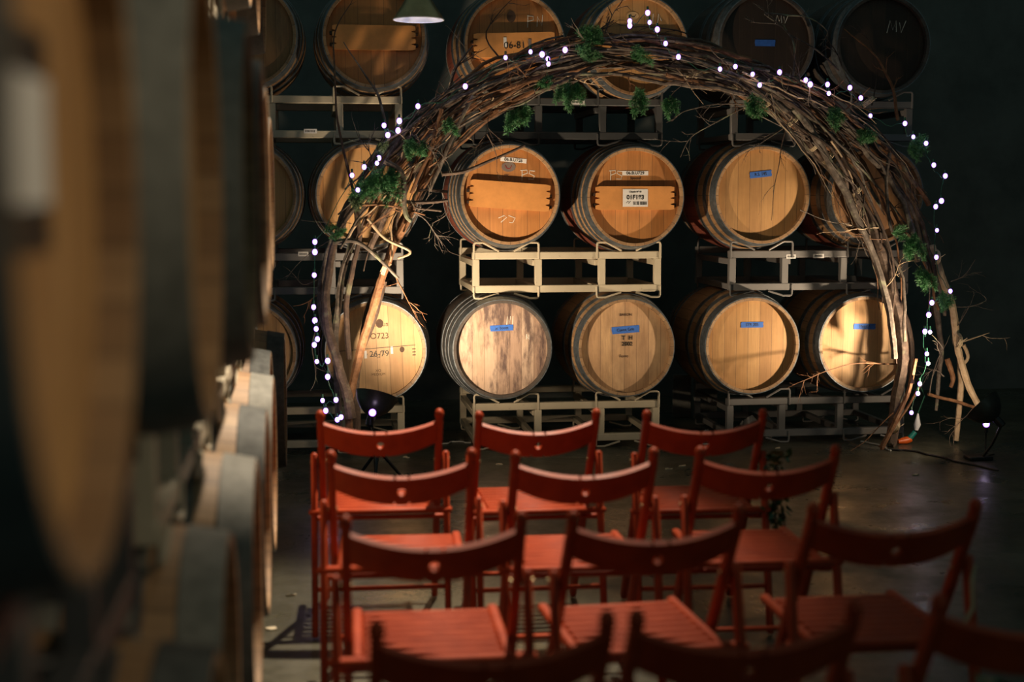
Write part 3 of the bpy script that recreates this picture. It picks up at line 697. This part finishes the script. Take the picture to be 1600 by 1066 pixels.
LT = [([(605,196),(592,150),(565,112),(536,65)], .010, 'bark2', 1), ([(552,300),(540,250),(528,180),(522,110),(524,50),(545,10)], .009, 'bark4', 1),
      ([(1405,188),(1390,130),(1365,85),(1318,45)], .011, 'bark3', 3), ([(1240,118),(1237,60),(1195,22)], .008, 'bark2', 2), ([(1195,22),(1260,28),(1290,45),(1292,65)], .006, 'bark2', 2),
      ([(1310,110),(1285,85),(1240,55),(1215,38),(1172,33)], .006, 'bark2', 3), ([(1362,165),(1370,120),(1360,70),(1340,40)], .005, 'bark4', 2), ([(1340,160),(1310,90),(1280,40)], .005, 'bark4', 3),
      ([(1416,568),(1380,570),(1340,568),(1290,580),(1240,602)], .006, 'bark3', 8), ([(1200,165),(1130,162),(1085,170),(1060,180)], .005, 'bark2', 6), ([(1180,160),(1120,190),(1080,215),(1062,245)], .005, 'bark2', 6),
      ([(1160,170),(1200,185),(1250,215),(1300,230)], .005, 'bark2', 6), ([(1260,180),(1210,210),(1165,240)], .005, 'bark2', 4), ([(1230,190),(1220,240),(1208,300),(1205,345)], .004, 'bark4', 7),
      ([(640,330),(665,345),(682,370),(690,385)], .005, 'bark2', 8), ([(690,300),(700,330),(675,350)], .004, 'bark2', 5), ([(820,150),(860,110),(900,60),(950,40)], .008, 'bark', 4),
      ([(1040,110),(1080,60),(1015,42),(985,42)], .006, 'bark4', 3), ([(880,95),(920,60),(960,30)], .008, 'bark4', 4), ([(780,90),(760,50),(800,0)], .006, 'bark4', 3), ([(700,150),(715,100),(740,70)], .012, 'bark', 3),
      ([(1485,440),(1505,430),(1522,405)], .004, 'bark2', 2), ([(1490,480),(1520,478),(1540,470),(1538,462)], .004, 'bark2', 2), ([(1495,510),(1510,485),(1517,472)], .004, 'bark2', 2), ([(1500,535),(1530,525),(1545,520)], .005, 'peeled', 1),
      ([(1475,590),(1460,580),(1445,590)], .005, 'bark2', 3), ([(520,375),(495,390),(470,410),(445,440)], .003, 'bark2', 1), ([(548,350),(490,345),(450,343)], .002, 'bark2', 1), ([(500,500),(488,540),(492,590),(485,610)], .005, 'bark2', 2), ([(1395,645),(1350,690),(1310,715)], .004, 'bark3', 4), ([(505,430),(480,445),(470,440)], .004, 'bark2', 1),
      ([(1250,330),(1320,350),(1360,330)], .003, 'bark2', 4), ([(1330,270),(1310,320),(1330,380)], .003, 'bark2', 5), ([(760,210),(775,240),(776,262)], .004, 'bark', 2)]
for k, (P, r, mt, sd) in enumerate(LT): long_twig(P, r, mt, 100+k, -.06 if k % 2 else .02, sd)
for k in range(60):
    pts = allb[rr.randrange(len(allb))]; i = rr.randrange(1, len(pts)-1); p = pts[i]; t = (pts[i+1]-pts[i]).normalized()
    d = t*rr.uniform(-1, 1)+Vector((rr.uniform(-1, 1), rr.uniform(-.6, .1), rr.uniform(-1, 1)))
    b = B(); twig_mesh(b, p, d, rr.uniform(.12, .34), rr.uniform(.003, .006), random.Random(k+500)); put_part(b, 'twig', rr.choice(['bark', 'bark2', 'bark3', 'peeled']))
# twine ties
for (px, py, a) in ((1275, 226, 40), (1294, 246, 40), (1338, 297, 35), (1085, 118, 80), (1205, 160, 60), (1398, 665, 10), (1355, 160, 50), (1462, 402, 0), (602, 418, 20), (760, 150, 130), (1496, 532, 0), (1238, 190, 50)):
    c = PY(px, py, AYC-.04+YD(px)); b = B()
    for j in range(3):
        o_ = Vector((cos(radians(a)), 0, -sin(radians(a))))*(j-1)*.008; L = []
        ax = Vector((cos(radians(a-90)), 0, -sin(radians(a-90))))
        for i in range(13): th = 2*pi*i/12; L.append(c+o_+ax*.036*cos(th)*1.2+Vector((0, .04*sin(th)*1.6, 0))+Vector((cos(radians(a)), 0, -sin(radians(a))))*.006*sin(th))
        b.tube(L, .0035, 5)
    for sg in (-1, 1): b.tube([c+Vector((0, -.06, 0)), c+Vector((sg*.015, -.07, .012)), c+Vector((sg*.03, -.065, .02*sg))], .0025, 4)
    put_part(b, 'twine_tie', 'rope', 'pale twine wrapped round the branches')
# fir sprigs
def sprig(px, py, ln, ang, seed, mat='fir', dy=-.17, spread=5):
    rnd = random.Random(seed); b = B(); base = PY(px, py, AYC+dy+YD(px))
    def needles(a, d, L):
        m = int(L/.0035); side = d.cross(Vector((0, 1, 0))).normalized(); up = side.cross(d)
        for i in range(m):
            p = a+d*L*i/m+Vector((0, 0, -.06*(i/m)**2*L))
            for _ in range(3):
                th = rnd.uniform(0, 2*pi); nd = (d*.75+(side*cos(th)+up*sin(th))).normalized(); q = p+nd*rnd.uniform(.016, .026); wv = nd.cross(Vector((rnd.random(), rnd.random(), rnd.random()))).normalized()*.0011
                b.add([p-wv, p+wv, q+wv*.5, q-wv*.5], [(0, 1, 2, 3)])
        b.tube([a, a+d*L], [.002, .001], 4)
    for s_ in range(spread):
        an = radians(ang+rnd.uniform(-28, 28)); d = Vector((cos(an), rnd.uniform(-.35, .1), sin(an))).normalized(); L = ln*rnd.uniform(.6, 1.1); a = base+Vector((rnd.uniform(-.03, .03), rnd.uniform(-.02, .02), rnd.uniform(-.03, .03)))
        needles(a, d, L)
        for k in range(5):
            p = a+d*L*(k+1)/6.5
            for sg in (-1, 1):
                an2 = an+sg*radians(45); d2 = Vector((cos(an2), d.y+rnd.uniform(-.2, .2), sin(an2))).normalized(); needles(p, d2, L*.36*(1-k/7))
    put_part(b, 'fir_sprig', mat, 'green fir sprig' if mat == 'fir' else 'pale green lichened sprig')
for k, (px, py, ln, ang, mt, sp) in enumerate(((605, 262, .20, -95, 'fir', 7), (590, 275, .17, -130, 'fir', 5), (640, 215, .12, -80, 'fir', 4), (655, 222, .10, -50, 'fir', 3), (560, 300, .12, -110, 'fir_pale', 4), (590, 240, .10, 20, 'fir_pale', 2),
     (818, 165, .15, -115, 'fir', 4), (860, 125, .12, -160, 'fir', 4), (895, 128, .14, -100, 'fir', 5), (1000, 142, .14, -75, 'fir', 4), (1048, 150, .12, -95, 'fir', 3), (940, 60, .14, 160, 'fir', 5), (900, 85, .13, 20, 'fir', 4), (990, 75, .12, -20, 'fir', 4), (1170, 150, .14, -70, 'fir', 4),
     (1300, 170, .14, -60, 'fir', 5), (1430, 215, .12, -60, 'fir', 5), (1430, 370, .13, -100, 'fir', 6), (1395, 370, .1, 10, 'fir', 4), (515, 372, .08, 10, 'fir', 3), (700, 190, .09, -80, 'fir', 3), (1340, 210, .12, -30, 'fir', 4), (1445, 420, .14, -95, 'fir', 5), (1475, 460, .12, -90, 'fir', 4))): sprig(px, py, ln, ang, k+1, mt, -.17, sp)

# ------------------------------------------------------------------ string lights
def light_string(P, label):
    P3 = [PY(p[0], p[1], AYC-.20+YD(p[0])-.02*sin(i*2.1)) for i, p in enumerate(P)]; o = P3[0]
    root = thing('string_light', label, 'string lights', (o.x, o.y, 0), 0, 'string lights wound on the arch'); off = Vector((o.x, o.y, 0))
    b = B(); rnd = random.Random(len(P))
    pts = []
    for i in range(len(P3)-1):
        a, c = P3[i], P3[i+1]; 
        if (c-a).length > .62: 
            b.tube([q-off for q in pts+[a]], .0022, 5) if len(pts) > 0 else None; pts = []; continue
        nn = 6
        for j in range(nn): f = j/nn; pts.append(a.lerp(c, f)+Vector((0, .018+.012*sin(f*pi), -.022*sin(f*pi)+.012*sin(f*9+i))))
    if len(pts) > 1: b.tube([q-off for q in pts], .0022, 5)
    b.build('wire', M['cord_green'], root)
    proto = None
    for p in P3:
        q = p-off
        if proto is None:
            bb = B().sphere((0, 0, 0), .0155, 12, (.9, .9, 1.05)); proto = bb.build('bulb', M['bulb'], root); sk = B().tube([(0, 0, .012), (0, .004, .034)], .006, 8).build('socket', M['cord_green'], root); bu, so = proto, sk
        else:
            bu = proto.copy(); C.objects.link(bu); bu.parent = root; so = sk.copy(); C.objects.link(so); so.parent = root
        bu.location = q; so.location = q; s = rnd.uniform(.8, 1.1); bu.scale = (s, s, s)
light_string([(527,656),(533,652),(509,642),(504,626),(525,625),(512,589),(512,564),(495,565),(491,539),(496,530),(494,514),(492,501),(490,480),(491,430),(492,394),(492,378),(550,274),(559,297),(569,261),(589,255),(592,247),(606,211),(600,196),(622,204),(624,189),(653,166),(727,135),(790,90),(829,81),(847,85),(856,92),(857,100),(883,78)],
    'green wire string light with violet white bulbs up the left side of the arch')
light_string([(984,40),(984,33),(1012,20),(1015,35),(1027,46),(1040,68),(1060,89),(1125,108),(1149,104),(1176,116),(1187,133),(1218,113),(1259,125),(1266,132),(1293,132),(1295,146),(1328,137),(1345,153),(1360,181),(1414,193),(1427,214),(1447,224),(1459,258),(1477,275),(1471,314),(1462,323),(1464,360),(1463,402),(1485,455),(1456,473),(1451,492),(1453,519),(1445,518),(1448,553),(1450,568),(1437,600),(1434,615),(1424,645)],
    'string light with white bulbs over the crown and down the right side of the arch')

# ------------------------------------------------------------------ uplights and hanging lamp
def uplight(pos, aim, label, stand, px, py, bulb_off):
    root = thing('clamp_lamp', label, 'lamp', (pos.x, pos.y, 0), 0, 'uplights at the feet of the arch'); off = Vector((pos.x, pos.y, 0))
    d = (aim-pos); d = Vector((d.x*.35, d.y*.35, .9)).normalized() if stand else Vector((-.50, .50, .62)).normalized(); q = Vector((0, 1, 0)).rotation_difference(d).to_matrix().to_4x4(); Mx = Matrix.Translation(pos-off-d*.055) @ q
    pr = [(.022, -.07), (.045, -.06), (.075, -.035), (.098, .0), (.112, .04), (.115, .045), (.110, .040), (.095, .002), (.072, -.03), (.043, -.053), (.02, -.062)]
    B().lathe(pr, 40, Mx).build('reflector', M['bowl'], root); B().lathe([(.001, -.125), (.021, -.125), (.024, -.10), (.023, -.066), (.001, -.062)], 20, Mx).build('socket', M['black'], root)
    B().sphere(pos-off-d*.05, .016, 12).build('lamp_bulb', M['lampbulb'], root)
    j = pos-off-d*.17
    if stand:
        B().tube([j, Vector((j.x, j.y, j.z-.02)), Vector((0, 0, .16))], .010, 8).build('stand_pole', M['black'], root)
        for k in range(3):
            a = radians(20+120*k); B().tube([(0, 0, .20), (.16*cos(a), .16*sin(a), .012)], .009, 6).build('stand_leg', M['black'], root)
    else:
        B().tube([j, Vector((j.x*.6, j.y*.6, j.z*.45)), Vector((j.x*.2, j.y*.2, .02))], .008, 8).build('stand_pole', M['black'], root)
        B().box((0, 0, .012), (.14, .10, .02), None, .004).build('stand_base', M['black'], root)
    return root
uplight(LAMP_L, AIM_L, 'dark bowl clamp lamp on a tripod at the left arch foot', True, 0, 0, 0)
uplight(LAMP_R, AIM_R, 'dark bowl clamp lamp low at the right end of the arch', False, 0, 0, 0)
for (px, py, Y, lab) in ((582, 645, 7.25, 'violet bulb glowing before the left uplight bowl'), (1541, 663, 7.80, 'violet bulb glowing beside the right uplight bowl')):
    p = PY(px, py, Y); t = thing('accent_bulb', lab, 'bulb', (p.x, p.y, 0)); B().sphere((0, 0, p.z), .020, 12).build('bulb', M['bulb'], t); B().tube([(0, 0, p.z-.018), (0, 0, p.z-.05)], .010, 8).build('socket', M['black'], t); B().tube([(0, 0, p.z-.05), (.01, .02, .1), (.0, .0, .004), (.08, .05, .004)], .004, 6).build('cord', M['cord_black'], t)
p = PY(654, 31, 7.85)
t = thing('pendant_lamp', 'brass-toned cone pendant lamp with white inside hanging at the upper left', 'lamp', (p.x, p.y, p.z))
Mz = Matrix.Rotation(radians(-90), 4, 'X'); Mz = Matrix.Rotation(radians(90), 4, 'X')
B().lathe([(.138, 0), (.130, .02), (.095, .07), (.06, .13), (.04, .155), (.03, .20), (.001, .20)], 40, Mz).build('shade', M['brass'], t)
B().lathe([(.1375, .0005), (.128, .0195), (.093, .068), (.058, .127), (.001, .15)], 40, Mz).build('shade_lining', M['enamel'], t); B().lathe([(.140, -.002), (.140, .003), (.136, .003), (.136, -.002)], 40, Mz, True).build('shade_rim', M['enamel'], t)
lamp('pendant_bulb', 'POINT', p+Vector((0, 0, .05)), None, .3, (.85, .85, 1), .02)
B().tube([(0, 0, .2), (0, 0, 6.13-p.z)], .004, 6).build('cord', M['cord_black'], t)

# ------------------------------------------------------------------ small things on the floor
def cable(P, r, mat, name, label, cat='cable'):
    pts = [PZ(x, y, .006) for x, y in P]; q = []
    for i in range(len(pts)-1):
        for j in range(6): q.append(pts[i].lerp(pts[i+1], j/6)+Vector((.01*sin(i*6+j), .01*cos(i*4+j*1.3), 0)))
    tag(B().tube(q+[pts[-1]], r, 6).build(name, M[mat]), label, cat)
cable([(690, 694), (712, 690), (736, 692)], .005, 'cord_white', 'white_cable', 'white cable on the floor left of the cream rack')
cable([(1026, 694), (1060, 697), (1090, 693), (1130, 696)], .004, 'cord_white', 'white_cable', 'white cable on the floor between the cream and grey racks')
cable([(1390, 703), (1420, 704), (1460, 712), (1500, 722), (1560, 735)], .006, 'cord_black', 'black_cable', 'black cable snaking from the right arch foot')
cable([(1346, 690), (1370, 694), (1392, 704)], .005, 'cord_white', 'white_cable', 'white cable leading to the right arch foot')
p = PZ(1416, 694, 0)
t = thing('extension_plug', 'orange plug with teal connector and white cap by the right arch foot', 'plug', (p.x, p.y, 0))
B().tube([(-.06, -.01, .018), (-.03, 0, .02), (.0, 0, .024), (.03, .0, .03)], [.012, .02, .024, .018], 10).build('orange_plug', M['orange_plug'], t); B().tube([(.02, 0, .035), (.055, 0, .075)], [.018, .016], 10).build('teal_connector', M['teal_plug'], t)
B().tube([(.062, 0, .085), (.068, 0, .12), (.07, 0, .19)], [.012, .022, .005], 10).build('white_cap', M['enamel'], t); B().tube([(.07, 0, .19), (.11, 0, .3), (.08, 0, .36), (.1, 0, .42)], .004, 6).build('green_lead', M['cord_green'], t); B().box((-.10, -.02, .012), (.06, .03, .02), None, .005).build('black_plug', M['black'], t)
SCR = ['pale scrap on the floor between the front-row middle and right chairs', 'pale scrap on the floor between the second-row left and middle chairs', 'pale scrap on the floor under the second-row middle chair', 'pale scrap on the floor below the second-row rightmost seat', 'pale scrap on the floor at the foot of the left aisle stack, nearest the camera', 'pale scrap on the floor under the second-row leftmost seat', 'pale scrap on the lit floor patch in front of the right arch foot', 'pale scrap on the floor just right of the second-row middle chair legs', 'pale scrap on the floor beside the far end of the left aisle stack', 'pale scrap on the floor left of the third-row leftmost chair', 'pale scrap on the floor right beside the scrap between the front-row chairs', 'pale scrap on the floor behind the front-row leftmost backrest', 'pale scrap on the floor behind the front-row middle backrest', 'pale scrap on the floor before the grey rack']
for k, (px, py) in enumerate(((1045, 733), (938, 916), (1022, 899), (1155, 884), (425, 983), (690, 872), (1430, 742), (980, 925), (400, 770), (455, 930), (1066, 728), (635, 715), (780, 726), (1215, 700))):
    p = PZ(px, py, .004); rnd = random.Random(k); b = B(); pts = [(rnd.uniform(.6, 1)*cos(2*pi*i/7)*.026, rnd.uniform(.6, 1)*sin(2*pi*i/7)*.012) for i in range(7)]
    b.add([(x, y, .002+.008*rnd.random()) for x, y in pts]+[(x, y, 0) for x, y in pts], [tuple(range(7)), tuple(range(13, 6, -1))]+[(i, (i+1) % 7, (i+1) % 7+7, i+7) for i in range(7)])
    o_ = b.build('petal_scrap', M['scrap']); o_.location = (p.x, p.y, .001); o_.rotation_euler = (0, 0, rnd.uniform(-.5, .5)); tag(o_, SCR[k], 'scrap', 'pale scraps on the floor')
# greenery bunch on an aisle chair
def bunch(name, label, c, n_, rad, ht, seed):
    rnd = random.Random(seed); t = thing(name, label, 'greenery', (c.x, c.y, c.z), 0, 'greenery bunches tied to aisle chairs'); b = B(); st = B()
    for k in range(n_):
        a = rnd.uniform(0, 2*pi); q = Vector((cos(a)*rad*rnd.random(), sin(a)*rad*rnd.random(), rnd.uniform(-ht, ht*.35))); d = Vector((rnd.uniform(-1, 1), rnd.uniform(-1, 1), rnd.uniform(-1, .6))).normalized(); L = rnd.uniform(.025, .045); s_ = d.cross(Vector((rnd.random(), rnd.random(), 1))).normalized()*L*.32; up = d.cross(s_).normalized()*.004
        b.add([q, q+d*L*.5+s_+up, q+d*L, q+d*L*.5-s_+up, q+d*L*.5-up], [(0, 1, 4), (1, 2, 4), (2, 3, 4), (3, 0, 4)])
    for k in range(8): st.tube([(0, 0, .03), (rnd.uniform(-.4, .4)*rad, rnd.uniform(-.4, .4)*rad, -ht*.4), (rnd.uniform(-1, 1)*rad, rnd.uniform(-1, 1)*rad, -ht)], .0018, 4)
    b.build('leaves', M['leaf'], t); st.build('stems', M['bark4'], t); B().tube([(-.02, 0, .03), (0, -.02, .035), (.02, 0, .03), (0, .02, .03), (-.02, 0, .03)], .004, 5).build('tie', M['ribbon'], t)
c = CH[2]; bunch('greenery_bunch', 'dark leafy bunch hanging between the front and second rows at the right aisle', Vector((c.x+.262, c.y-.18, .56)), 130, .05, .20, 3)
c = CH[8]
q = [Vector((c.x+.25, c.y-.13, .60)), Vector((c.x+.21, c.y-.20, .58)), Vector((c.x+.19, c.y-.25, .53)), Vector((c.x+.15, c.y-.28, .49)), Vector((c.x+.13, c.y-.27, .43))]
tag(B().tube(q, .005, 6).build('ribbon', M['ribbon']), 'cream ribbon hanging from the dim third-row aisle chair', 'ribbon')
c = CH[11]; bunch('greenery_bunch', 'leafy bunch by the dark chair in the lower right corner', Vector((c.x-.02, c.y-.02, .52)), 60, .04, .12, 5)
# clutter behind the racks
def clutter(px, py, Y, d, mat, label, rz=0):
    p = PY(px, py, Y); o_ = B().box((0, 0, 0), d, None, .004).build('loose_board', M[mat]); o_.location = (p.x, Y, max(d[2]/2, p.z)); o_.rotation_euler = (0, 0, rz); tag(o_, label, 'board', 'boards leaning behind the racks')
clutter(1065, 640, 9.5, (.13, .02, .30), 'card', 'grey board standing behind the gap between the cream and grey racks')
clutter(1102, 636, 9.5, (.17, .02, .36), 'card', 'wider grey board standing behind the gap beside the grey rack', .1)
for k, (px, py, s) in enumerate(((1190, 655, .12), (1172, 668, .10), (1212, 648, .10), (1240, 668, .09), (1150, 685, .07))):
    rnd = random.Random(k+9); p = PZ(px, py+28, 0); b = B(); nn = 7; vs = []
    for i in range(nn+1):
        for j in range(nn+1):
            x = (i/nn-.5)*s*1.6; y = (j/nn-.5)*s; e = min(i, j, nn-i, nn-j)/3.0; vs.append((x, y, .004+min(1, e)*s*rnd.uniform(.3, .9)))
    b.add(vs, [(i*(nn+1)+j, (i+1)*(nn+1)+j, (i+1)*(nn+1)+j+1, i*(nn+1)+j+1) for i in range(nn) for j in range(nn)]); b.add([(-s*.8, -s*.5, .002), (s*.8, -s*.5, .002), (s*.8, s*.5, .002), (-s*.8, s*.5, .002)], [(0, 1, 2, 3)])
    o_ = b.build('crumpled_plastic', M['plastic']); o_.location = (p.x, max(8.65, min(9.0, p.y+.25)), 0); tag(o_, ['largest crumpled clear plastic sheet under the grey rack, in the middle', 'crumpled plastic sheet under the grey rack, front of the largest one', 'crumpled plastic sheet right behind the front-row right chair top', 'rightmost crumpled plastic sheet under the grey rack', 'small crumpled plastic sheet at the left end under the grey rack'][k], 'plastic sheet', 'crumpled plastic under the grey rack')
